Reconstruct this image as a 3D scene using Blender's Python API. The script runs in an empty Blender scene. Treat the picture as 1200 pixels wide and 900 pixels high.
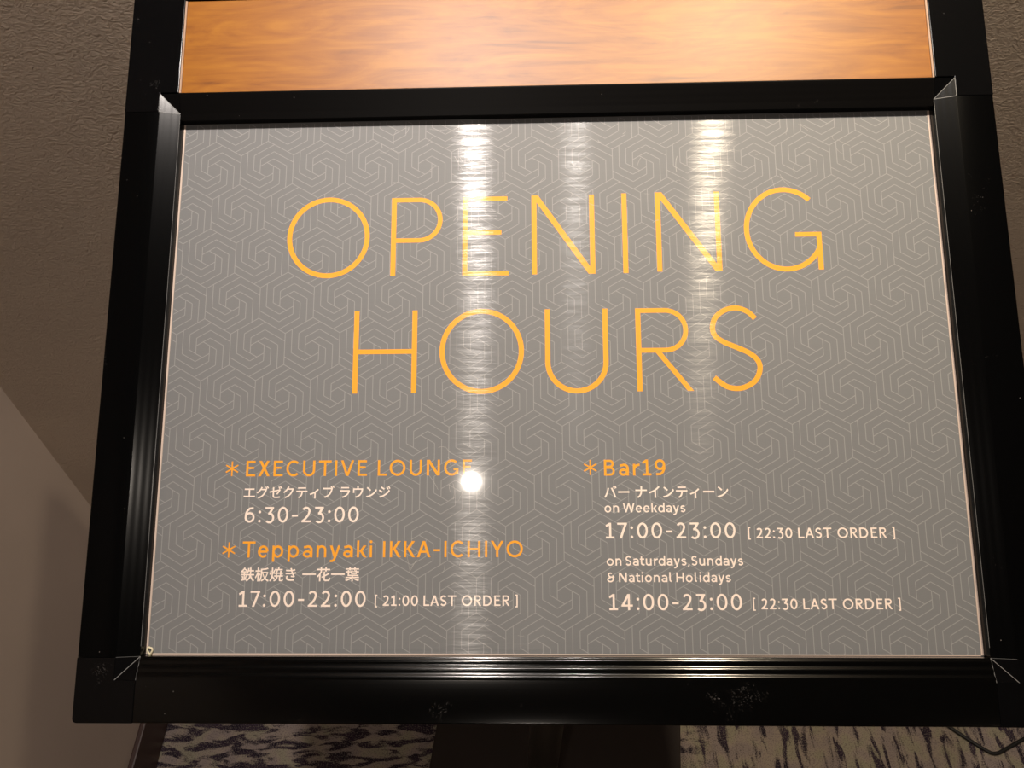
import bpy, bmesh, math, random
from mathutils import Vector, Matrix, noise
random.seed(7)
sc = bpy.context.scene
COL = sc.collection
R = math.radians
MM = 0.001

# ------------------------------------------------------------------ camera
CAM = Vector((0, 0, 1.70)); PITCH = 50.0
cd = bpy.data.cameras.new('camera'); cam = bpy.data.objects.new('camera', cd); COL.objects.link(cam)
cam.location = CAM; cam.rotation_euler = (R(90-PITCH), 0, 0)
cd.sensor_fit = 'HORIZONTAL'; cd.sensor_width = 36; cd.lens = 950/1200*36; cd.clip_start = .01
sc.camera = cam

# ------------------------------------------------------------------ world, exposure
sc.view_settings.view_transform = 'Standard'; sc.view_settings.look = 'None'
sc.view_settings.gamma = 1; sc.view_settings.use_curve_mapping = False
sc.view_settings.exposure = 0.0
w = bpy.data.worlds.new('world'); sc.world = w; w.use_nodes = True
w.node_tree.nodes['Background'].inputs[0].default_value = (.9, .8, .7, 1)
w.node_tree.nodes['Background'].inputs[1].default_value = .02

# sign plane (solved from the four corners of the printed panel)
ct, st = math.cos(R(PITCH)), math.sin(R(PITCH))
def cam2w(v): return Vector((v[0], ct*v[2]-st*v[1], -st*v[2]-ct*v[1]))   # camera axes x right, y down, z ahead
SU = cam2w((.99942845, -.00884337, -.03262774)).normalized()
SN = -cam2w((.03367145, .17472495, .98404137)).normalized()
SV = SN.cross(SU).normalized()
SC = CAM + cam2w((.0305132, -.0096144, .5838124))
SIGN = Matrix((( SU.x, SV.x, SN.x, SC.x), (SU.y, SV.y, SN.y, SC.y), (SU.z, SV.z, SN.z, SC.z), (0, 0, 0, 1)))
def mirrored(px, py, zc, h=0.0):            # ceiling point that the sign's surface mirrors at this pixel
    d = cam2w((px-600, py-450, 950)).normalized()
    o = SC + SN*h
    t = (o-CAM).dot(SN)/d.dot(SN); p = CAM+d*t
    r = d-2*d.dot(SN)*SN
    return p + r*((zc-p.z)/r.z)

# ------------------------------------------------------------------ ceiling downlights and added fill lights
CEIL = 2.70
def ceiling_light(p, power, r, col, spread=140):
    l = bpy.data.lights.new('downlight_or_fill', 'AREA'); l.shape = 'DISK'; l.size = 2*r
    l.energy = power; l.color = col; l.spread = R(spread)
    o = bpy.data.objects.new('downlight_or_fill', l); COL.objects.link(o)
    o.location = (p.x, p.y, CEIL-.012); return o
ceiling_light(mirrored(552, 88, CEIL, .010), 2.9, .022, (1, .90, .83), 72)
ceiling_light(mirrored(842, 50, CEIL, .010), 3.6, .025, (1, .84, .62), 72)
ceiling_light(mirrored(676, 84, CEIL, .010), .7, .016, (1, .92, .85), 75)
ceiling_light(mirrored(553, 562, CEIL, 0), 2.0, .014, (1, .88, .76), 100)
ceiling_light(Vector((2.0, -2.2, CEIL)), 6, .06, (1, .80, .62), 170)  # added warm fill from the right, brightens the walls; not a known fixture
ceiling_light(Vector((-.1, -1.9, CEIL)), 3, .06, (1, .86, .74), 160)  # second added fill, behind the camera; no such lamp known

# ------------------------------------------------------------------ helpers
def new_mat(name, color=(.5, .5, .5), rough=.5, metal=0, coat=0, coat_rough=.05, spec=.5):
    m = bpy.data.materials.new(name); m.use_nodes = True
    b = m.node_tree.nodes['Principled BSDF']
    b.inputs['Base Color'].default_value = (*color, 1); b.inputs['Roughness'].default_value = rough
    b.inputs['Metallic'].default_value = metal; b.inputs['Coat Weight'].default_value = coat
    b.inputs['Coat Roughness'].default_value = coat_rough; b.inputs['Specular IOR Level'].default_value = spec
    return m, m.node_tree, b
def N(nt, t, **kw):
    n = nt.nodes.new(t)
    for k, v in kw.items():
        if k.startswith('_'): setattr(n, k[1:], v)
        else: n.inputs[k.replace('_', ' ')].default_value = v
    return n
def L(nt, a, b): nt.links.new(a, b)
def coords(nt, scale=(1, 1, 1), rot=(0, 0, 0)):
    t = N(nt, 'ShaderNodeTexCoord'); m = N(nt, 'ShaderNodeMapping')
    m.inputs['Scale'].default_value = scale; m.inputs['Rotation'].default_value = rot
    L(nt, t.outputs['Object'], m.inputs['Vector']); return m.outputs['Vector']
def ramp(nt, src, stops):
    r = N(nt, 'ShaderNodeValToRGB'); e = r.color_ramp.elements
    while len(e) < len(stops): e.new(.5)
    for i, (p, c) in enumerate(stops): e[i].position = p; e[i].color = (*c, 1) if len(c) == 3 else c
    L(nt, src, r.inputs['Fac']); return r.outputs['Color']
def link(name, me, mat, parent=None, mw=None):
    o = bpy.data.objects.new(name, me); COL.objects.link(o)
    if mat: me.materials.append(mat)
    if mw is not None: o.matrix_world = mw
    if parent: 
        o.parent = parent
        o.matrix_parent_inverse = parent.matrix_world.inverted()
    return o
def mesh(name, V, F, smooth=False):
    me = bpy.data.meshes.new(name); me.from_pydata(V, [], F); me.update()
    if smooth:
        for p in me.polygons: p.use_smooth = True
    return me
def bevelled(name, V, F, off, seg=2):
    bm = bmesh.new(); vs = [bm.verts.new(v) for v in V]
    for f in F: bm.faces.new([vs[i] for i in f])
    bmesh.ops.recalc_face_normals(bm, faces=bm.faces)
    if off: bmesh.ops.bevel(bm, geom=list(bm.edges), offset=off, segments=seg, profile=.5, affect='EDGES', clamp_overlap=True)
    me = bpy.data.meshes.new(name); bm.to_mesh(me); bm.free(); return me
def box(name, x0, x1, y0, y1, z0, z1, off=0, seg=2):
    V = [(x, y, z) for z in (z0, z1) for x, y in ((x0, y0), (x1, y0), (x1, y1), (x0, y1))]
    F = [(3, 2, 1, 0), (4, 5, 6, 7), (0, 1, 5, 4), (1, 2, 6, 5), (2, 3, 7, 6), (3, 0, 4, 7)]
    return bevelled(name, V, F, off, seg)
def prism(name, P2, z0, z1, off=0):
    n = len(P2); V = [(x, y, z0) for x, y in P2]+[(x, y, z1) for x, y in P2]
    F = [tuple(range(n-1, -1, -1)), tuple(range(n, 2*n))]+[(i, (i+1) % n, n+(i+1) % n, n+i) for i in range(n)]
    return bevelled(name, V, F, off)
def S(me):                                   # millimetre mesh -> metres
    me.transform(Matrix.Scale(MM, 4)); return me

# ------------------------------------------------------------------ materials
# wallpaper: embossed vinyl
def wall_mat(name, col, strength, sc_=1.0):
    m, nt, b = new_mat(name, col, .62, spec=.4)
    v = coords(nt, (60*sc_, 60*sc_, 95*sc_), (0, R(18), 0))
    n1 = N(nt, 'ShaderNodeTexNoise', Scale=1.0, Detail=5, Roughness=.6, Distortion=1.4); L(nt, v, n1.inputs['Vector'])
    bu = N(nt, 'ShaderNodeBump', Strength=strength, Distance=.0035); L(nt, n1.outputs['Fac'], bu.inputs['Height'])
    L(nt, bu.outputs['Normal'], b.inputs['Normal'])
    v2 = coords(nt, (3, 3, 3)); n2 = N(nt, 'ShaderNodeTexNoise', Scale=1.0, Detail=3); L(nt, v2, n2.inputs['Vector'])
    c = ramp(nt, n2.outputs['Fac'], [(.3, tuple(x*.92 for x in col)), (.7, tuple(min(1, x*1.06) for x in col))])
    L(nt, c, b.inputs['Base Color']); return m
M_WALL = wall_mat('wallpaper_back', (.56, .455, .36), .75, 2.6)
M_WALL2 = wall_mat('wallpaper_side', (.56, .46, .39), .06, 1.7)
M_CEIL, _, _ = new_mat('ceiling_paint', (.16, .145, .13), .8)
M_DIM = wall_mat('wallpaper_dimmed', (.13, .11, .09), .06, 1.7)  # side wallpaper with shade put into its colour, so the frame mirrors dark space
M_BASEB, _, _ = new_mat('dark_baseboard', (.045, .022, .018), .45)

def carpet_mat():
    m, nt, b = new_mat('patterned_carpet', (.4, .35, .3), .95, spec=.1)
    t = N(nt, 'ShaderNodeTexCoord')
    sep = N(nt, 'ShaderNodeSeparateXYZ'); L(nt, t.outputs['Object'], sep.inputs[0])
    def streak(scale, lo, hi, dist):
        mp = N(nt, 'ShaderNodeMapping'); mp.inputs['Scale'].default_value = scale
        L(nt, t.outputs['Object'], mp.inputs['Vector'])
        n = N(nt, 'ShaderNodeTexNoise', Scale=1.0, Detail=2.5, Roughness=.5, Distortion=dist); L(nt, mp.outputs[0], n.inputs['Vector'])
        r = N(nt, 'ShaderNodeMapRange'); r.inputs['From Min'].default_value = lo; r.inputs['From Max'].default_value = hi
        L(nt, n.outputs['Fac'], r.inputs['Value']); return r.outputs[0]
    a = streak((19, 66, 1), .46, .56, .5)           # streaks across, left of the stand
    c = streak((62, 13, 1), .49, .60, .7)            # streaks along, right of the stand
    sel = N(nt, 'ShaderNodeMapRange'); sel.inputs['From Min'].default_value = .30; sel.inputs['From Max'].default_value = .42
    L(nt, sep.outputs['X'], sel.inputs['Value'])
    mx = N(nt, 'ShaderNodeMix'); L(nt, sel.outputs[0], mx.inputs[0]); L(nt, a, mx.inputs[2]); L(nt, c, mx.inputs[3])
    fn = N(nt, 'ShaderNodeTexNoise', Scale=420.0, Detail=2); L(nt, t.outputs['Object'], fn.inputs['Vector'])
    tw = N(nt, 'ShaderNodeTexNoise', Scale=26.0, Detail=1); L(nt, t.outputs['Object'], tw.inputs['Vector'])
    light = ramp(nt, tw.outputs['Fac'], [(.38, (.27, .22, .20)), (.5, (.31, .255, .21)), (.62, (.29, .26, .19))])
    dark = ramp(nt, tw.outputs['Fac'], [(.4, (.018, .013, .022)), (.6, (.035, .022, .038))])
    ad = N(nt, 'ShaderNodeMath', _operation='MULTIPLY_ADD'); ad.inputs[1].default_value = 2.6; ad.inputs[2].default_value = -1.3; L(nt, fn.outputs['Fac'], ad.inputs[0])
    ad2 = N(nt, 'ShaderNodeMath', _operation='ADD', _use_clamp=True); L(nt, ad.outputs[0], ad2.inputs[0]); L(nt, mx.outputs[0], ad2.inputs[1])
    mc = N(nt, 'ShaderNodeMix', _data_type='RGBA'); L(nt, ad2.outputs[0], mc.inputs[0]); L(nt, light, mc.inputs[6]); L(nt, dark, mc.inputs[7])
    L(nt, mc.outputs[2], b.inputs['Base Color'])
    bu = N(nt, 'ShaderNodeBump', Strength=.6, Distance=.004); L(nt, fn.outputs['Fac'], bu.inputs['Height']); L(nt, bu.outputs[0], b.inputs['Normal'])
    return m
M_CARPET = carpet_mat()

def black_mat(name, col, rough, scuff, spec=.22):
    m, nt, b = new_mat(name, col, rough, spec=spec)
    v = coords(nt, (1, 1, 1))
    n = N(nt, 'ShaderNodeTexNoise', Scale=28.0, Detail=6, Roughness=.7); L(nt, v, n.inputs['Vector'])
    r = N(nt, 'ShaderNodeMapRange'); r.inputs['From Min'].default_value = .60 if spec > .4 else .66; r.inputs['From Max'].default_value = .72
    L(nt, n.outputs['Fac'], r.inputs['Value'])
    sp = N(nt, 'ShaderNodeTexNoise', Scale=900.0, Detail=1); L(nt, v, sp.inputs['Vector'])
    r2 = N(nt, 'ShaderNodeMapRange'); r2.inputs['From Min'].default_value = .55; r2.inputs['From Max'].default_value = .75
    L(nt, sp.outputs['Fac'], r2.inputs['Value'])
    mu = N(nt, 'ShaderNodeMath', _operation='MULTIPLY'); L(nt, r.outputs[0], mu.inputs[0]); L(nt, r2.outputs[0], mu.inputs[1])
    dust = N(nt, 'ShaderNodeTexVoronoi', Scale=210.0); L(nt, v, dust.inputs['Vector'])
    d1 = N(nt, 'ShaderNodeMath', _operation='LESS_THAN'); d1.inputs[1].default_value = .055; L(nt, dust.outputs['Distance'], d1.inputs[0])
    ck = N(nt, 'ShaderNodeSeparateColor'); L(nt, dust.outputs['Color'], ck.inputs[0])
    d2 = N(nt, 'ShaderNodeMath', _operation='GREATER_THAN'); d2.inputs[1].default_value = .965; L(nt, ck.outputs[0], d2.inputs[0])
    d3 = N(nt, 'ShaderNodeMath', _operation='MULTIPLY'); L(nt, d1.outputs[0], d3.inputs[0]); L(nt, d2.outputs[0], d3.inputs[1])
    s = N(nt, 'ShaderNodeMath', _operation='MULTIPLY_ADD', _use_clamp=True); s.inputs[1].default_value = scuff
    L(nt, mu.outputs[0], s.inputs[0]); L(nt, d3.outputs[0], s.inputs[2])
    mc = N(nt, 'ShaderNodeMix', _data_type='RGBA'); L(nt, s.outputs[0], mc.inputs[0])
    mc.inputs[6].default_value = (*col, 1); mc.inputs[7].default_value = (.22, .20, .19, 1)
    L(nt, mc.outputs[2], b.inputs['Base Color'])
    rr = N(nt, 'ShaderNodeMapRange'); rr.inputs['To Min'].default_value = rough; rr.inputs['To Max'].default_value = min(1, rough+.35)
    L(nt, mu.outputs[0], rr.inputs['Value']); L(nt, rr.outputs[0], b.inputs['Roughness'])
    return m
M_BLACK = black_mat('black_lacquer', (.0015, .0015, .0016), .17, .25, .10)
M_SATIN = black_mat('black_satin', (.0025, .0022, .0022), .36, .25, .07)
M_FLUTE = black_mat('scuffed_black_lacquer', (.0015, .0015, .0015), .13, .35, .42)
M_BLACK2 = black_mat('black_corner_plastic', (.0025, .0025, .0028), .15, .2)
M_EDGE, _, _ = new_mat('worn_grey_edge', (.16, .16, .16), .5)

def wood_mat():
    m, nt, b = new_mat('honey_wood_veneer', (.6, .25, .04), .42, coat=.62, coat_rough=.40, spec=.1)
    v = coords(nt, (9, 40, 9))
    n = N(nt, 'ShaderNodeTexNoise', Scale=1.0, Detail=5, Roughness=.6, Distortion=2.2); L(nt, v, n.inputs['Vector'])
    v2 = coords(nt, (22, 330, 22)); n2 = N(nt, 'ShaderNodeTexNoise', Scale=1.0, Detail=3, Distortion=.4); L(nt, v2, n2.inputs['Vector'])
    a = N(nt, 'ShaderNodeMath', _operation='MULTIPLY_ADD'); a.inputs[1].default_value = .35; L(nt, n2.outputs['Fac'], a.inputs[0]); L(nt, n.outputs['Fac'], a.inputs[2])
    c = ramp(nt, a.outputs[0], [(.40, (.14, .040, .000)), (.56, (.25, .080, .001)), (.70, (.30, .103, .002)), (.86, (.36, .135, .004))])
    L(nt, c, b.inputs['Base Color']); return m
M_WOOD = wood_mat()
M_WOODE, _, _ = new_mat('pale_wood_edge', (.42, .28, .2), .5)

def print_mat(name, col, seed=0):
    # ink under a scratched laminate: clear coat plus fine sideways scratches that smear reflections up and down
    m, nt, b = new_mat(name, col, .55, coat=.75, coat_rough=.045, spec=.3)
    b.inputs['Coat IOR'].default_value = 1.45
    v = coords(nt, (13, 1300, 1)); n1 = N(nt, 'ShaderNodeTexNoise', Scale=1.0, Detail=3, Roughness=.6, Distortion=.06); L(nt, v, n1.inputs['Vector'])
    bu = N(nt, 'ShaderNodeBump', Strength=.12, Distance=.0002); L(nt, n1.outputs['Fac'], bu.inputs['Height'])
    v3 = coords(nt, (22, 420, 1), (0, 0, R(3))); n3 = N(nt, 'ShaderNodeTexNoise', Scale=1.0, Detail=4, Roughness=.7, Distortion=1.2); L(nt, v3, n3.inputs['Vector'])
    mk = N(nt, 'ShaderNodeMapRange'); mk.inputs['From Min'].default_value = .42; mk.inputs['From Max'].default_value = .66
    mk.inputs['To Min'].default_value = .10; mk.inputs['To Max'].default_value = 1
    L(nt, n3.outputs['Fac'], mk.inputs['Value'])
    g = N(nt, 'ShaderNodeBsdfAnisotropic', _distribution='BECKMANN'); g.inputs['Color'].default_value = (1, 1, 1, 1)
    g.inputs['Roughness'].default_value = .17; g.inputs['Anisotropy'].default_value = .84
    vt = N(nt, 'ShaderNodeVectorTransform', _vector_type='VECTOR', _convert_from='OBJECT', _convert_to='WORLD')
    vt.inputs[0].default_value = (1, 0, 0); L(nt, vt.outputs[0], g.inputs['Tangent'])
    L(nt, bu.outputs[0], g.inputs['Normal'])
    sc1 = N(nt, 'ShaderNodeMath', _operation='MULTIPLY'); sc1.inputs[1].default_value = .022; L(nt, mk.outputs[0], sc1.inputs[0])
    mix = N(nt, 'ShaderNodeMixShader'); L(nt, sc1.outputs[0], mix.inputs[0]); L(nt, b.outputs[0], mix.inputs[1]); L(nt, g.outputs[0], mix.inputs[2])
    L(nt, mix.outputs[0], nt.nodes['Material Output'].inputs['Surface'])
    return m
M_PRINT = print_mat('grey_print', (.190, .194, .200))
M_LINE = print_mat('pale_line_ink', (.305, .305, .302))
M_ORANGE = print_mat('orange_ink', (.93, .385, .028))
M_CREAM = print_mat('cream_ink', (.95, .80, .71))
M_PEDGE, _, _ = new_mat('pale_panel_edge', (.62, .50, .43), .5)
M_GLUE, _, _ = new_mat('dried_glue', (.75, .68, .48), .45)
M_POLE, _, _ = new_mat('black_tube', (.30, .28, .24), .28, metal=1)
M_PLATE, _, _ = new_mat('dark_brown_plate', (.022, .015, .012), .6, spec=.2)
M_CABLE, _, _ = new_mat('black_cable', (.008, .008, .008), .5)

# ------------------------------------------------------------------ the setting
XL, YB, XR, YF = -.708, .718, 2.2, -2.6
def struct(name, me, mat, label):
    o = link(name, me, mat); o['kind'] = 'structure'; o['label'] = label; return o
struct('floor', box('floor', XL-.1, XR+.1, YF-.1, YB+.1, -.05, 0), M_CARPET, 'beige carpet with dark purple streaks')
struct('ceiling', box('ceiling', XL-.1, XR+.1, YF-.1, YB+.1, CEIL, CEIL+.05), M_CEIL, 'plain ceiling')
struct('wall_back', box('wall_back', XL-.1, XR+.1, YB, YB+.1, 0, CEIL), M_WALL, 'brown embossed wallpaper behind the sign')
struct('wall_left', box('wall_left', XL-.1, XL, YF-.1, YB, 0, CEIL), M_WALL2, 'taupe side wall left of the sign')
struct('wall_right', box('wall_right', XR, XR+.1, YF-.1, YB, 0, CEIL), M_WALL2, 'taupe wall far to the right')
struct('wall_front', box('wall_front', XL, XR, YF-.1, YF, 0, CEIL), M_DIM, 'wall behind the viewer, colour darkened to dim reflections')
struct('baseboard_left', box('baseboard_left', XL, XL+.012, YF, YB-.012, 0, .105, .003), M_BASEB, 'dark red-brown baseboard along the left wall')
struct('baseboard_back', box('baseboard_back', XL, XR, YB-.012, YB, 0, .105, .003), M_BASEB, 'dark red-brown baseboard along the back wall')

# ------------------------------------------------------------------ the sign stand
PX, PY = .053, .395
root = bpy.data.objects.new('sign_stand', None); COL.objects.link(root); root.location = (PX, PY, 0)
root['label'] = 'black-framed tilted opening-hours sign stand with grey printed panel on a black pole'
root['category'] = 'sign'
bpy.context.view_layer.update()
def part(name, me, mat, label=None, parent=None, sign=True):
    o = link(name, me, mat)
    o.parent = parent or root
    if parent: pass
    elif sign: o.matrix_local = Matrix.Translation(-Vector((PX, PY, 0))) @ SIGN
    else: o.matrix_local = Matrix.Translation(-Vector((PX, PY, 0)))
    if label: o['label'] = label
    return o

# frame section: o = distance outward from the opening, z = height above the print
FW = 14.6
def facet(n=24, amp=.012):
    P = []
    for i in range(n+1):
        s = i/n
        P.append((s*FW, 8+4.5*s-amp*math.cos(s*3*2*math.pi)+amp))
    P[-1] = (FW, 12.5)
    return P
FACET = facet(); FLUTED = facet(36, .30)
def section(outer, lip=0, fl=False):
    P = [(-lip, -3), (-lip, 8-lip*.28)] + ([(-.6, 7.85)] if lip else []) + (FLUTED if fl else FACET)
    r = 1.6
    if outer > FW+2:
        P += [(outer-r, 12.5)]
    else: r = min(r, outer-FW)
    for k in range(1, 7):
        a = R(90-15*k); P.append((outer-r+r*math.cos(a), 12.5-r+r*math.sin(a)))
    P += [(outer, -12), (FW-2, -12), (FW-2, -3)]
    return P
def rail(side, a0, a1, edge, outer, lip=0, fl=False):
    """side: unit outward direction (dx, dy); a0..a1 along the other axis; edge = opening coordinate"""
    P = section(outer, lip, fl); n = len(P); V = []
    for a in (a0, a1):
        for o, z in P:
            V.append((side*(edge+o), a, z) if AX == 0 else (a, side*(edge+o), z))
    F = [(i, (i+1) % n, n+(i+1) % n, n+i) for i in range(n)]+[tuple(range(n)), tuple(range(2*n-1, n-1, -1))]
    bm = bmesh.new(); vs = [bm.verts.new(v) for v in V]
    for f in F: bm.faces.new([vs[i] for i in f])
    bmesh.ops.recalc_face_normals(bm, faces=bm.faces)
    me = bpy.data.meshes.new('rail'); bm.to_mesh(me); bm.free()
    for i, p in enumerate(me.polygons):
        p.use_smooth = len(p.vertices) == 4
    me.set_sharp_from_angle(angle=R(32))
    return S(me)
OX, OT, OB = 283.5, 201.0, 196.6
SIDE, BOT, TOP = 41.3, 42.2, 14.6+.9
g = .15
AX = 0
part('frame_rail', rail(-1, -OB+g, OT-g, OX, SIDE), M_BLACK, 'left black frame rail')
part('frame_rail', rail(1, -OB+g, OT-g, OX, SIDE), M_BLACK, 'right black frame rail')
AX = 1
part('frame_rail', rail(-1, -OX+g, OX-g, OB, BOT, 0, True), M_FLUTE, 'scuffed bottom frame rail with grooved bevel')
part('frame_rail', rail(1, -OX+g, OX-g, OT, TOP, 4.6), M_SATIN, 'narrow top frame rail below the wood')

def corner(sx, sy, ey, outx, outy, full):
    V, F = [], []
    def q(*p):
        b = len(V); V.extend(p); F.append(tuple(range(b, b+len(p))))
    for i in range(len(FACET)-1):
        (o1, z1), (o2, z2) = FACET[i], FACET[i+1]
        q((OX+o1, ey, z1), (OX+o2, ey, z2), (OX+o2, ey+o2, z2), (OX+o1, ey+o1, z1))
        q((OX, ey+o1, z1), (OX+o1, ey+o1, z1), (OX+o2, ey+o2, z2), (OX, ey+o2, z2))
    q((OX, ey, -3), (OX, ey, 8), (OX, ey+FW, 12.5), (OX, ey+FW, -3))
    q((OX, ey, -3), (OX, ey, 8), (OX+FW, ey, 12.5), (OX+FW, ey, -3))
    V = [(sx*x, sy*y, z) for x, y, z in V]
    bm = bmesh.new(); vs = [bm.verts.new(v) for v in V]
    for f in F: bm.faces.new([vs[i] for i in f])
    bmesh.ops.remove_doubles(bm, verts=bm.verts, dist=.001)
    bmesh.ops.recalc_face_normals(bm, faces=bm.faces)
    # make the visible top face outward
    up = sum(f.normal.z*f.calc_area() for f in bm.faces)
    if up < 0: bmesh.ops.reverse_faces(bm, faces=bm.faces)
    if full:
        r = 3.0
        P = [(OX+FW, ey+.1), (OX+outx, ey+.1)]
        for k in range(5):
            a = R(22.5*k); P.append((OX+outx-r+r*math.cos(a), ey+outy-r+r*math.sin(a)))
        P += [(OX+.1, ey+outy), (OX+.1, ey+FW), (OX+FW, ey+FW)]
        P = [(sx*x, sy*y) for x, y in P]
        me2 = prism('t', P, -12, 12.5, .7); bm.from_mesh(me2)
    me = bpy.data.meshes.new('corner'); bm.to_mesh(me); bm.free()
    return S(me)
for sx in (-1, 1):
    part('corner_cap', corner(sx, -1, OB, SIDE, BOT, True), M_BLACK2)
    part('corner_cap', corner(sx, 1, OT, SIDE, TOP, False), M_BLACK2)
# the worn pale creases along the mitres
def ribbon3(pts, wdt, z=0.06):
    V, F = [], []
    for a, b in zip(pts, pts[1:]):
        a, b = Vector(a), Vector(b); d = (b-a); nrm = Vector((-d.y, d.x, 0)).normalized()*wdt/2; k = len(V)
        for p in (a-nrm, b-nrm, b+nrm, a+nrm): V.append((p.x, p.y, p.z+z))
        F.append((k, k+1, k+2, k+3))
    return V, F
def creases(lines):
    V, F = [], []
    for pts, wd in lines:
        v, f = ribbon3(pts, wd); k = len(V); V += v; F += [tuple(i+k for i in q) for q in f]
    return S(mesh('c', V, F))
fin = FACET
for sx, sy, ey in ((-1, 1, OT), (1, 1, OT), (-1, -1, OB), (1, -1, OB)):
    mit = [(sx*(OX+o), sy*(ey+o), z) for o, z in fin]
    side_ = [(sx*(OX+o), sy*ey, z) for o, z in fin]
    ls = [(mit, .42), (side_, .35 if sy > 0 else .15)]
    if sy > 0: ls.append(([(sx*(OX+FW), sy*ey, 12.5), (sx*(OX+FW), sy*(ey+FW), 12.5)], .5))
    else: ls.append(([(sx*OX, sy*(ey+o), z) for o, z in fin], .3))
    part('worn_crease', creases(ls), M_EDGE, 'pale worn edges of the mitred corner')
# inner lips rubbed pale
for sx in (-1, 1):
    part('worn_crease', creases([([(sx*(OX+.1), -190, 8.02), (sx*(OX+.1), OT-1, 8.02)], .30)]), M_EDGE, 'thin pale line on the inner lip')

# posts beside the wood, wood header, top rail
TOPY = 322
for sx in (-1, 1):
    P = [(OX+FW+.05, OT+.1), (OX+SIDE, OT+.1), (OX+SIDE, TOPY), (OX+.6, TOPY), (OX+.6, OT+TOP+.1), (OX+FW+.05, OT+TOP+.1)]
    part('frame_post', S(prism('post', [(sx*x, y) for x, y in P], -12, 12.5, .6)), M_BLACK2, 'black post beside the wood header')
part('header_rail', S(box('hr', -OX, OX, 294.6, TOPY, -12, 12.5, .8)), M_BLACK)
wood = part('wood_header', S(box('wood', -OX+.9, OX-.9, OT+TOP+.2, 294.4, -8, 11.2, .3)), M_WOOD, 'glossy honey-brown wood header panel')
for sx in (-1, 1):
    a, b2 = sorted((sx*(OX-.9), sx*(OX+.5)))
    part('wood_edge', S(box('we', a, b2, OT+TOP+.2, 294.4, -8, 11.7)), M_WOODE, 'pale cut edge of the wood panel')
part('back_panel', S(box('bp', -OX-SIDE+4, OX+SIDE-4, -OB-BOT+4, TOPY-4, -16, -12.2, 1)), M_BLACK)

# ------------------------------------------------------------------ printed panel
PWX, PHY = 283.4, 196.0
panel = part('printed_panel', S(box('pp', -PWX, PWX, -PHY-.5, PHY+.4, -3, 0)), M_PRINT, 'grey printed panel with pale hexagon pattern')
for sx in (-1, 1):
    a, b2 = sorted((sx*(PWX+.0), sx*(PWX-(1.3 if sx < 0 else 1.7))))
    part('panel_edge', S(box('pe', a, b2, -PHY, PHY, .0, .35)), M_PEDGE, 'pale edge of the printed panel')
part('panel_edge', S(box('pe', -PWX+1.4, PWX-1.8, -PHY-.4, -PHY+.35, .0, .3)), M_PEDGE, 'thin pale bottom edge of the printed panel')

# hexagon spirals: honeycomb outline plus six arms of three runs each
PITCHX = 40.45; RH = PITCHX/math.sqrt(3); U = RH/4
def e(a): return Vector((math.cos(R(a)), math.sin(R(a))))
def clip(p, q, x1, y1, x0=None, y0=None):
    x0 = -x1 if x0 is None else x0; y0 = -y1 if y0 is None else y0
    t0, t1 = 0.0, 1.0; d = q-p
    for pp, qq in ((-d.x, p.x-x0), (d.x, x1-p.x), (-d.y, p.y-y0), (d.y, y1-p.y)):
        if abs(pp) < 1e-9:
            if qq < 0: return None
        else:
            t = qq/pp
            if pp < 0: t0 = max(t0, t)
            else: t1 = min(t1, t)
    return None if t0 >= t1 else (p+d*t0, p+d*t1)
V, F = [], []
def seg(p, q, wd, z):
    c = clip(p, q, 281.6, 195.4)
    if not c: return
    p, q = c; d = (q-p)
    if d.length < .05: return
    d.normalize(); nn = Vector((-d.y, d.x))*wd/2; k = len(V)
    for s_ in (p-nn, q-nn, q+nn, p+nn): V.append((s_.x, s_.y, z))
    F.append((k, k+1, k+2, k+3))
topx, topy = -257.75, 181.6
LW = .54
for row in range(-2, 14):
    for colm in range(-3, 17):
        c = Vector((topx + colm*PITCHX + (row % 2)*PITCHX/2, topy - RH - row*1.5*RH))
        for k in range(3):       # each cell draws three of its outline sides
            seg(c+e(90+60*k)*RH, c+e(150+60*k)*RH, LW, .030)
        for k in range(6):
            rot = 60*k
            p = c+e(90+rot)*RH+e(330+rot)*U
            for n_, a in ((3, 210), (2, 270), (2, 330)):
                q = p+e(a+rot)*U*n_
                seg(p, q, LW, .024+.001*(k % 3)+.0004*(a//60)); p = q
part('hexagon_pattern', S(mesh('hex', V, F)), M_LINE, 'thin pale interlocking hexagon spiral lines')

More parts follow.
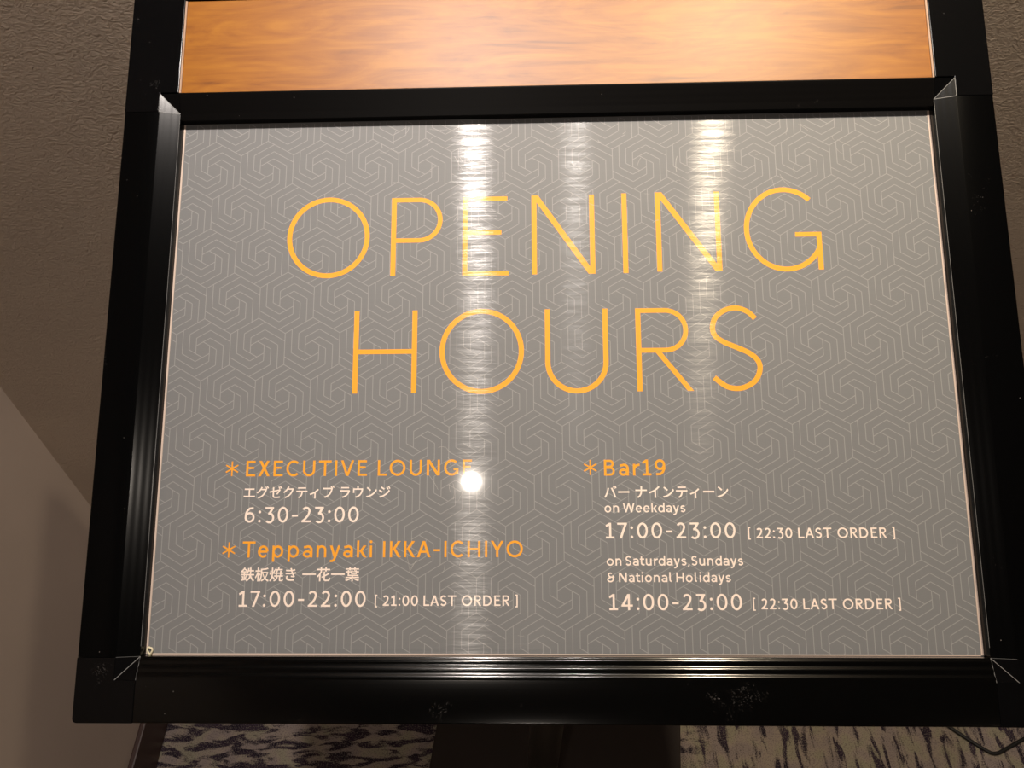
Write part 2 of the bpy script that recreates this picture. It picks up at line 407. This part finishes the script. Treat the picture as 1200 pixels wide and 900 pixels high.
# ------------------------------------------------------------------ stroke lettering
class Pen:
    def __init__(s): s.polys = []
    def quad(s, *p): s.polys.append([list(p)])
    def bar(s, x0, y0, x1, y1): s.polys.append([[(x0, y0), (x1, y0), (x1, y1), (x0, y1)]])
    def dia(s, xa, ya, xb, yb, hw):            # slanted stroke cut level at both ends; xa, xb are left edges
        s.polys.append([[(xa, ya), (xa+hw, ya), (xb+hw, yb), (xb, yb)]])
    def path(s, pts, t):                       # ribbon along a smooth centre line
        n = len(pts); Lp, Rp = [], []
        for i, p in enumerate(pts):
            a = Vector(pts[max(0, i-1)]); b = Vector(pts[min(n-1, i+1)])
            if (pts[0][0]-pts[-1][0])**2+(pts[0][1]-pts[-1][1])**2 < 1e-8 and i in (0, n-1):
                a = Vector(pts[-2]); b = Vector(pts[1])
            d = (b-a).normalized(); nn = Vector((-d.y, d.x))*t/2; v = Vector(p)
            Lp.append(tuple(v+nn)); Rp.append(tuple(v-nn))
        s.polys.append([[Lp[i], Rp[i], Rp[i+1], Lp[i+1]] for i in range(n-1)])
    def mesh(s, ox, oy, k, z0, V, F):
        for j, grp in enumerate(s.polys):
            for poly in grp:
                b = len(V)
                ar = sum(poly[i][0]*poly[(i+1) % len(poly)][1]-poly[(i+1) % len(poly)][0]*poly[i][1] for i in range(len(poly)))
                if ar < 0: poly = poly[::-1]
                for x, y in poly: V.append((ox+x*k, oy+y*k, z0+.004*j))
                F.append(tuple(range(b, b+len(poly))))
def arc(cx, cy, rx, ry, a0, a1, n=None):
    n = n or max(6, int(abs(a1-a0)/9))
    return [(cx+rx*math.cos(R(a0+(a1-a0)*i/n)), cy+ry*math.sin(R(a0+(a1-a0)*i/n))) for i in range(n+1)]
XH = .735
ESS = [(.95, .86), (.80, .945), (.56, .995), (.30, .965), (.10, .875), (.03, .745), (.09, .64), (.28, .565), (.52, .505), (.78, .435), (.95, .35), (1.0, .245), (.91, .11), (.72, .03), (.50, .0), (.26, .03), (.02, .135)]
def ess(W, H, h):                       # smooth centre line of the letter S
    P = [Vector((h+x*(W-2*h), h-.01+y*(H-2*h+.02))) for x, y in ESS]; out = []
    for i in range(len(P)-1):
        p0, p1, p2, p3 = P[max(0, i-1)], P[i], P[i+1], P[min(len(P)-1, i+2)]
        for k in range(4):
            u = k/4; out.append(tuple(.5*((2*p1)+(p2-p0)*u+(2*p0-5*p1+4*p2-p3)*u*u+(3*p1-p0-3*p2+p3)*u**3)))
    return out+[tuple(P[-1])]
WID = dict(zip('ABCDEGHIKLNOPRSTUVWXY', (.86, .68, .84, .84, .61, .92, .80, None, .70, .59, .84, 1.02, .66, .70, .62, .82, .79, .86, 1.26, .76, .82)))
WID.update({'a': .62, 'd': .70, 'e': .68, 'i': None, 'k': .62, 'l': .28, 'n': .62, 'o': .74, 'p': .70, 'r': .42, 's': .54, 't': .46, 'u': .62, 'y': .68,
            '0': .69, '1': .55, '2': .62, '3': .64, '4': .72, '6': .66, '7': .63, '9': .66, ':': .17, '-': .40, '[': .24, ']': .24, ',': .17, '&': .78, ' ': .30})
def glyph(c, t, w=None, tv=None):
    """cap height 1, t = stem, tv = horizontal stroke; returns (pen, width)"""
    p = Pen(); tv = tv or t*.92; h = t/2
    W = w or WID[c] or t
    if c == 'O': p.path(arc(W/2, .5, W/2-h, .5-h+.015, 90, 450, 60), t)
    elif c == 'C':
        p.path(arc(W*.56, .5, W*.56-h, .5-h+.015, 48, 312, 40), t)
    elif c == 'G':
        rx = W*.53
        p.path(arc(rx, .5, rx-h, .5-h+.02, 47, 329, 50), t)
        p.bar(W-t, 0.0 if t < .1 else .10, W, .46); p.bar(W*.66, .46-tv, W-t, .46)
    elif c == 'P' or c == 'R':
        b = .42 if c == 'P' else .46
        p.bar(0, 0, t, 1); r = (1-b+ (tv if c == 'P' else 0)*0)/2
        y0 = b-0.0; ry = (1-y0)/2; rx = min(ry, W*.5 if c == 'P' else W*.46)
        xe = W-rx if c == 'P' else W*.94-rx
        p.path([(t, 1-tv/2), (xe, 1-tv/2)]+arc(xe, y0+ry, rx-h, ry-tv/2, 90, -90, 24)[1:]+[(t, y0+tv/2)], tv)
        if c == 'R': p.dia(W-t*1.2, 0, xe-rx*.35-t*.6, y0+tv*.2, t*1.2)
    elif c == 'B':
        p.bar(0, 0, t, 1)
        for y0, y1, xe in ((.49, 1, W*.92), (0, .56, W)):
            ry = (y1-y0)/2; rx = ry; p.path([(t, y1-tv/2), (xe-rx, y1-tv/2)]+arc(xe-rx, y0+ry, rx-h, ry-tv/2, 90, -90, 16)[1:]+[(t, y0+tv/2)], tv)
    elif c == 'D':
        p.bar(0, 0, t, 1); rx = W*.60
        p.path([(t, 1-tv/2), (W-rx, 1-tv/2)]+arc(W-rx, .5, rx-h, .5-tv/2, 90, -90, 24)[1:]+[(t, tv/2)], t)
    elif c == 'E':
        p.bar(0, 0, t, 1); p.bar(t, 1-tv, W*.97, 1); p.bar(t, .54-tv/2, W*.84, .54+tv/2); p.bar(t, 0, W, tv)
    elif c == 'L': p.bar(0, 0, t, 1); p.bar(t, 0, W, tv)
    elif c == 'I': p.bar(0, 0, t, 1); W = t
    elif c == 'T': p.bar(0, 1-tv, W, 1); p.bar(W/2-h, 0, W/2+h, 1-tv)
    elif c == 'H': p.bar(0, 0, t, 1); p.bar(W-t, 0, W, 1); p.bar(t, .5-tv/2, W-t, .5+tv/2)
    elif c == 'N': p.bar(0, 0, t, 1); p.bar(W-t, 0, W, 1); p.dia(W-t*1.35, 0, 0, 1, t*1.35)
    elif c == 'U':
        rx = W/2
        p.path([(h, 1), (h, rx*.95)]+arc(W/2, rx*.95, rx-h, rx*.95-h+.02, 180, 360, 24)+[(W-h, rx*.95), (W-h, 1)], t)
    elif c == 'V':
        k = t*1.1; p.dia(W/2-k/2, 0, 0, 1, k); p.dia(W/2-k/2, 0, W-k, 1, k)
    elif c == 'W':
        k = t*1.05; a, b, m = W*.26, W*.74, W*.5
        p.dia(a-k/2, 0, 0, 1, k); p.dia(a-k/2, 0, m-k/2, 1, k); p.dia(b-k/2, 0, m-k/2, 1, k); p.dia(b-k/2, 0, W-k, 1, k)
    elif c == 'A':
        k = t*1.1; p.dia(0, 0, W/2-k/2, 1, k); p.dia(W-k, 0, W/2-k/2, 1, k); p.bar(W*.22, .27, W*.78, .27+tv)
    elif c == 'X':
        k = t*1.25; p.dia(0, 0, W-k-.03, 1, k); p.dia(W-k, 0, .03, 1, k)
    elif c == 'Y':
        k = t*1.15; p.bar(W/2-h, 0, W/2+h, .42); p.dia(W/2-k/2, .42, 0, 1, k); p.dia(W/2-k/2, .42, W-k, 1, k)
    elif c == 'K':
        k = t*1.3; p.bar(0, 0, t, 1); p.dia(t*.9, .48, W-k-.02, 1, k); p.dia(W-k, 0, t*1.1, .56, k)
    elif c == 'S':
        p.path(ess(W, 1, h), t)
    elif c == '0': p.path(arc(W/2, .5, W/2-h, .5-h+.01, 90, 450, 36), t)
    elif c == '1':
        x = W*.52; p.bar(x-h, tv, x+h, 1); p.bar(0, 0, W, tv)
        p.quad((x-h, 1), (x-h, 1-t*1.35), (.02, .80-t*.55), (.02-.03, .80+t*.35))
    elif c == '2':
        rx = W*.46
        p.path(arc(W*.47, .72, rx-h, .28-h+.01, 155, -25, 18)+[(W*.70, .47), (W*.45, .26), (W*.16, tv*.75)], t); p.bar(0, 0, W, tv)
    elif c == '3':
        p.bar(W*.04, 1-tv, W*.93, 1); p.dia(W*.36, .56, W*.93-t*1.3, 1-tv*.6, t*1.3)
        p.path([(W*.36, .575), (W*.5, .575)]+arc(W*.5, .29, W*.5-h, .285, 90, -138, 20)[1:], t)
    elif c == '4':
        x = W*.76; p.bar(x-t, 0, x, 1); p.bar(0, .22, W, .22+tv); p.dia(0, .22+tv*.5, x-t*1.2, 1, t*1.2)
    elif c == '6':
        p.path(arc(W/2, .33, W/2-h, .33-h+.01, 90, 450, 30), t)
        p.path([(h+.005, .36), (W*.11+.01, .56), (W*.26, .76), (W*.48, .90), (W*.86, 1-h)], t)
    elif c == '9':
        p.path(arc(W/2, .67, W/2-h, .33-h+.01, 90, 450, 30), t)
        p.path([(W-h-.005, .64), (W*.90, .42), (W*.76, .22), (W*.52, .09), (W*.12, h)], t)
    elif c == '7': p.bar(0, 1-tv, W, 1); p.dia(W*.20, 0, W-t*1.15, 1-tv*.5, t*1.15)
    elif c == ':':
        for y in (.07, .66): p.path(arc(W/2, y+.02, .045, .045, 0, 360, 12), .09)
    elif c == ',': p.dia(-.04, -.17, .04, .12, .13)
    elif c == '-': p.bar(0, .43-tv/2, W, .43+tv/2)
    elif c == '[': p.bar(0, -.14, t*.8, 1.08); p.bar(t*.8, 1.08-tv*.8, W, 1.08); p.bar(t*.8, -.14, W, -.14+tv*.8)
    elif c == ']': p.bar(W-t*.8, -.14, W, 1.08); p.bar(0, 1.08-tv*.8, W-t*.8, 1.08); p.bar(0, -.14, W-t*.8, -.14+tv*.8)
    elif c == '&':
        p.path(arc(W*.42, .76, W*.25, .24-h+.01, 40, 270, 16), t); p.path([(W*.42, .52+.01), (W*.98, .535)], tv)
        p.path([(W*.42, .525)]+arc(W*.42, .265, W*.36, .27-h+.01, 92, 355, 22)+[(W*.785, .30), (W*.785, .70)], t)
    # lower case
    elif c == 'o': p.path(arc(W/2, XH/2, W/2-h, XH/2-h+.015, 90, 450, 32), t)
    elif c in 'pd':
        p.path(arc(W/2, XH/2, W/2-h, XH/2-h+.015, 90, 450, 32), t)
        p.bar(0, -.27, t, XH) if c == 'p' else p.bar(W-t, 0, W, 1.04)
    elif c == 'e':
        p.path([(t*.8, XH*.50), (W-h, XH*.50)], tv)
        p.path(arc(W/2, XH/2, W/2-h, XH/2-h+.015, 0, 318, 30), t)
    elif c == 'a':
        p.path([(W*.10, XH-.11)]+arc(W*.52, XH*.63, W*.48-h, XH*.37-h+.015, 118, 0, 14)+[(W-h, 0)], t)
        p.path(arc(W*.47, .215, W*.47-h, .215-h+.012, 0, 360, 24), t)
    elif c in 'nu':
        k = 1 if c == 'n' else -1
        def f(y): return y if c == 'n' else XH-y
        xs = (0, t) if c == 'n' else (W-t, W)
        p.bar(xs[0], 0, xs[1], XH)
        pts = arc(W/2, XH*.62, W/2-h, XH*.38-h+.015, 180, 0, 20)+[(W-h, 0)]
        if c == 'u': pts = [(W-x, XH-y) for x, y in pts]
        p.path(pts, t)
    elif c == 'r': p.bar(0, 0, t, XH); p.path(arc(W*.98, XH*.50, W*.98-h, XH*.50-h+.01, 180, 88, 10), t)
    elif c == 'i': p.bar(0, 0, t, XH); p.path(arc(t/2, .96, .045, .045, 0, 360, 12), .09); W = t
    elif c == 'l': p.path([(h, 1.04), (h, .20)]+arc(W*.9, .20, W*.9-h, .20-h, 180, 262, 8), t)
    elif c == 't': p.path([(t*1.15, XH+.22), (t*1.15, .22)]+arc(W*.88+t*.2, .22, W*.88-t*.45-h, .22-h, 180, 280, 8), t); p.bar(0, XH-tv, W, XH)
    elif c == 'k': kx = t*1.3; p.bar(0, 0, t, 1.04); p.dia(t*.9, .34, W-kx-.02, XH, kx); p.dia(W-kx, 0, t*1.1, .42, kx)
    elif c == 's':
        p.path(ess(W, XH, h), t)
    elif c == 'y':
        kx = t*1.15; p.dia(W/2-kx/2, 0, 0, XH, kx)
        p.path([(W-kx*.5, XH), (W*.52, .02), (W*.42, -.14), (W*.28, -.215), (W*.05, -.225)], t)
    return p, W
BEAR = {}
for c_ in 'BDEHIKLNPRUpnuikrl1': BEAR[c_] = .10
for c_ in 'OCGSQoedas023694&': BEAR[c_] = .06
for c_ in 'AVWXYTyt7': BEAR[c_] = .02
RB = {'k': 0, 'r': -.02, 'K': .0, 'R': .03, 'L': .0, 'E': .05, 'P': .04, 't': .02, '1': .06, 'e': .05, 'c': .03, 'C': .03}
def write(text, x0, x1, base, cap, t, mat, label, space=.30):
    t *= (.98 if mat is M_ORANGE else 1.03)
    gl = []; pos = 0; cnt = 0; prev = None; xs = []
    tot = 0
    for i, c in enumerate(text):
        if c == ' ': tot += space; prev = None; xs.append((None, tot, cnt)); continue
        if xs and text[i-1] != ' ':
            tot += (RB.get(text[i-1], BEAR.get(text[i-1], .08))+BEAR.get(c, .08)); cnt += 1
        elif xs: cnt += 1
        pn, wd = glyph(c, t); xs.append((pn, tot, cnt)); tot += wd
    tot -= 0; track = ((x1-x0)/cap-tot)/max(1, cnt)
    V, F = [], []
    for pn, x, n in xs:
        if pn: pn.mesh(x0+(x+n*track)*cap, base, cap, .045, V, F)
    return part('lettering', S(mesh('lettering', V, F)), mat, label)

def heading(items, label):
    V, F = [], []
    for c, x0, x1, y0, y1 in items:
        k = y1-y0; pn, wd = glyph(c, 3.75/k, (x1-x0)/k if c != 'I' else None, 3.5/k)
        pn.mesh(x0, y0, k, .045, V, F)
    part('lettering', S(mesh('lettering', V, F)), M_ORANGE, label)
heading([('O', -199, -136.6, 72.4, 134.0), ('P', -120.6, -82.0, 72.5, 133.6), ('E', -67.1, -32.6, 71.9, 133.6), ('N', -15.6, 31.1, 72.3, 133.8),
         ('I', 51.5, 55.4, 72.4, 134.4), ('N', 76.3, 123.7, 73.2, 134.7), ('G', 140.8, 197.0, 73.2, 135.8)], 'large thin orange heading lettering OPENING')
heading([('H', -146.3, -99.7, -15.5, 46), ('O', -83.2, -21.8, -15.7, 45.7), ('U', -6.5, 39.1, -15.6, 45.7), ('R', 59.1, 99.4, -15.6, 45.6), ('S', 111.5, 148.7, -15.4, 46.6)],
        'large thin orange heading lettering HOURS')
write('EXECUTIVE LOUNGE', -220.6, -58.9, -74.7, 11.1, .150, M_ORANGE, 'orange capital lettering heading the upper entry of the left column', .58)
write('6:30-23:00', -219.9, -138.8, -107.1, 10.8, .132, M_CREAM, 'cream hours 6:30-23:00')
write('Teppanyaki IKKA-ICHIYO', -220.2, -23.4, -131.3, 11.1, .148, M_ORANGE, 'orange lettering heading the lower entry of the left column', .60)
write('17:00-22:00', -220.8, -132.2, -164.7, 10.7, .132, M_CREAM, 'cream lettering 17:00-22:00')
write('[ 21:00 LAST ORDER ]', -125.8, -27.1, -164.1, 7.0, .150, M_CREAM, 'small cream lettering [ 21:00 LAST ORDER ]', .50)
write('Bar19', 34.0, 76.9, -75.5, 11.2, .152, M_ORANGE, 'short orange lettering heading the right column')
write('on Weekdays', 33.7, 89.8, -101.0, 6.4, .145, M_CREAM, 'small cream lettering on Weekdays', .40)
write('17:00-23:00', 34.3, 123.5, -118.8, 10.7, .132, M_CREAM, 'cream lettering 17:00-23:00')
write('[ 22:30 LAST ORDER ]', 132.1, 231.9, -118.9, 7.0, .150, M_CREAM, 'small cream lettering [ 22:30 LAST ORDER ], weekdays', .50)
write('on Saturdays,Sundays', 34.4, 127.7, -137.2, 6.5, .145, M_CREAM, 'small cream lettering on Saturdays,Sundays', .40)
write('& National Holidays', 34.6, 118.8, -148.3, 6.4, .145, M_CREAM, 'small cream lettering & National Holidays', .42)
write('14:00-23:00', 35.5, 125.5, -166.9, 10.7, .132, M_CREAM, 'cream lettering 14:00-23:00')
write('[ 22:30 LAST ORDER ]', 132.9, 231.8, -166.3, 7.0, .150, M_CREAM, 'small cream lettering [ 22:30 LAST ORDER ], weekends', .50)
for x, y, nm in ((-230.8, -69.2, 'the upper left entry'), (-229.8, -126.0, 'the lower left entry'), (24.4, -69.7, 'the right column')):
    pn = Pen()
    for k, a in enumerate((90, 30, 150)):
        d = e(a)*(5.3 if a == 90 else 5.1); pn.path([tuple(-d), tuple(d)], 1.05)
    V, F = [], []; pn.mesh(x, y, 1, .045, V, F)
    part('asterisk', S(mesh('asterisk', V, F)), M_ORANGE, 'orange asterisk before '+nm)
# Japanese lines, from Blender's own built-in lettering
def kana(text, x0, x1, y0, y1, label, fat=0.0):
    cu = bpy.data.curves.new('kana', 'FONT'); cu.body = text; cu.resolution_u = 3; cu.offset = fat
    o = bpy.data.objects.new('kana', cu); COL.objects.link(o); bpy.context.view_layer.update()
    me = bpy.data.meshes.new_from_object(o.evaluated_get(bpy.context.evaluated_depsgraph_get()))
    bpy.data.objects.remove(o)
    xs = [v.co.x for v in me.vertices]; ys = [v.co.y for v in me.vertices]
    if xs:
        kx = (x1-x0)/(max(xs)-min(xs)); ky = (y1-y0)/(max(ys)-min(ys))
        mx, my = min(xs), min(ys)
        for v in me.vertices: v.co = ((v.co.x-mx)*kx+x0, (v.co.y-my)*ky+y0, .045)
        # every face looks up
        bm = bmesh.new(); bm.from_mesh(me)
        fl = [f for f in bm.faces if f.normal.z < 0]
        if fl: bmesh.ops.reverse_faces(bm, faces=fl)
        bm.to_mesh(me); bm.free()
    me.materials.clear()
    part('lettering', S(me), M_CREAM, label)
kana('エグゼクティブ ラウンジ', -221.4, -116.7, -90.5, -81.4, 'small cream katakana in the upper left entry', .014)
kana('鉄板焼き 一花一葉', -220.4, -137.0, -147.7, -138.0, 'small cream Japanese lettering in the lower left entry', .014)
kana('バー ナインティーン', 33.7, 120.0, -91.5, -82.5, 'small cream katakana in the right column', .014)

# hairline scratches on the laminate
V, F = [], []
def scratch(x, y, ln, ang, bend, wd):
    pts = []
    for i in range(7):
        s = (i/6-.5)*ln; a = R(ang); o = bend*(i/6-.5)**2*4
        pts.append((x+s*math.cos(a)-o*math.sin(a), y+s*math.sin(a)+o*math.cos(a)))
    pn = Pen(); pn.path(pts, wd); pn.mesh(0, 0, 1, .075, V, F)
for i in range(70):
    cx, cy, sx_, sy_ = random.choice([(-90, 175, 60, 18), (-60, 140, 50, 35), (60, 150, 60, 30), (150, 165, 70, 25), (-70, -80, 30, 40), (-60, -140, 40, 30), (0, 0, 240, 170)])
    scratch(max(-270, min(270, random.gauss(cx, sx_*.6))), max(-185, min(188, random.gauss(cy, sy_*.6))), random.uniform(3, 14), random.choice([random.gauss(0, 18), random.gauss(60, 25), random.gauss(120, 20)]), random.uniform(-1, 1), random.uniform(.10, .22))
M_SCR, _, _b = new_mat('scratched_laminate', (.42, .40, .37), .35, spec=.8)
o = part('scratches', S(mesh('scratches', V, F)), M_SCR, 'pale hairline scratches scattered over the panel'); o['kind'] = 'stuff'

# blob of glue in the lower left corner
bm = bmesh.new(); seg_ = 14
for i in range(seg_):
    for j in range(6):
        a, b_ = 2*math.pi*i/seg_, 2*math.pi*j/6
        rr = 1.9+.75*math.cos(b_)+.25*math.sin(3*a); bm.verts.new((-280.6+rr*math.cos(a)*.95, -194.0+rr*math.sin(a)*1.05+.5*(math.cos(a) < 0), 1.0+.7*math.sin(b_)))
bm.verts.ensure_lookup_table()
for i in range(seg_):
    for j in range(6):
        bm.faces.new([bm.verts[(i % seg_)*6+j], bm.verts[((i+1) % seg_)*6+j], bm.verts[((i+1) % seg_)*6+(j+1) % 6], bm.verts[i*6+(j+1) % 6]])
bmesh.ops.recalc_face_normals(bm, faces=bm.faces)
me = bpy.data.meshes.new('glue'); bm.to_mesh(me); bm.free()
for p_ in me.polygons: p_.use_smooth = True
part('glue_blob', S(me), M_GLUE, 'crusty pale glue blob in the lower left corner')

# pole, bracket and base plate
def lathe(name, prof, cx, cy, seg=40):
    V, F = [], []
    for r, z in prof:
        for i in range(seg): a = 2*math.pi*i/seg; V.append((cx+r*math.cos(a), cy+r*math.sin(a), z))
    for k in range(len(prof)-1):
        for i in range(seg): F.append((k*seg+i, k*seg+(i+1) % seg, (k+1)*seg+(i+1) % seg, (k+1)*seg+i))
    F.append(tuple(range(seg-1, -1, -1))); F.append(tuple((len(prof)-1)*seg+i for i in range(seg)))
    me = mesh(name, V, F, True); me.set_sharp_from_angle(angle=R(40)); return me
pt = SC - SN*.03 + SV*((PY-SC.y)/SV.y)
part('pole', lathe('pole', [(.0255, .012), (.0255, pt.z-.02)], PX, PY), M_POLE, sign=False)
part('pole_collar', lathe('collar', [(.040, .012), (.040, .022), (.030, .034), (.0257, .036)], PX, PY), M_POLE, sign=False)
part('mounting_bracket', S(box('br', -50, 70, -60, 60, -44, -16.2, 3)), M_BLACK)
def plate():
    V = []; cx, cy, hw, r = PX+.025, .395, .243, .01
    th = R(-7)
    P = [(x*math.cos(th)-y*math.sin(th)+cx, x*math.sin(th)+y*math.cos(th)+cy) for x, y in ((-hw, -hw*.9), (hw, -hw*.9), (hw, hw*.9), (-hw, hw*.9))]
    return prism('plate', P, 0, .012, .002)
part('base_plate', plate(), M_PLATE, 'flat dark brown square base plate', sign=False)

# cable on the carpet at the lower right
def tube(pts, r, seg=8):
    V, F = [], []; n = len(pts)
    for i, p in enumerate(pts):
        a = Vector(pts[max(0, i-1)]); b = Vector(pts[min(n-1, i+1)]); d = (b-a).normalized()
        s_ = d.cross(Vector((0, 0, 1))).normalized(); u_ = s_.cross(d)
        for k in range(seg):
            q = Vector(p)+s_*r*math.cos(2*math.pi*k/seg)+u_*r*math.sin(2*math.pi*k/seg); V.append(tuple(q))
    for i in range(n-1):
        for k in range(seg): F.append((i*seg+k, i*seg+(k+1) % seg, (i+1)*seg+(k+1) % seg, (i+1)*seg+k))
    return mesh('tube', V, F, True)
def floor_pt(px, py, z=0):
    d = cam2w((px-600, py-450, 950)); t = (z-CAM.z)/d.z; return CAM+d*t
cp = [floor_pt(*q, .004) for q in ((1040, 800), (1110, 850), (1150, 876), (1166, 883), (1180, 877), (1200, 866), (1240, 846), (1300, 830))]
pts = []
for i in range(len(cp)-1):
    p0, p1, p2, p3 = cp[max(0, i-1)], cp[i], cp[i+1], cp[min(len(cp)-1, i+2)]
    for k in range(8):
        t = k/8; pts.append(.5*((2*p1)+(p2-p0)*t+(2*p0-5*p1+4*p2-p3)*t*t+(3*p1-p0-3*p2+p3)*t**3))
o = link('power_cable', tube(pts, .0035), M_CABLE)
o['label'] = 'thin black cable lying on the carpet at the lower right'; o['category'] = 'cable'
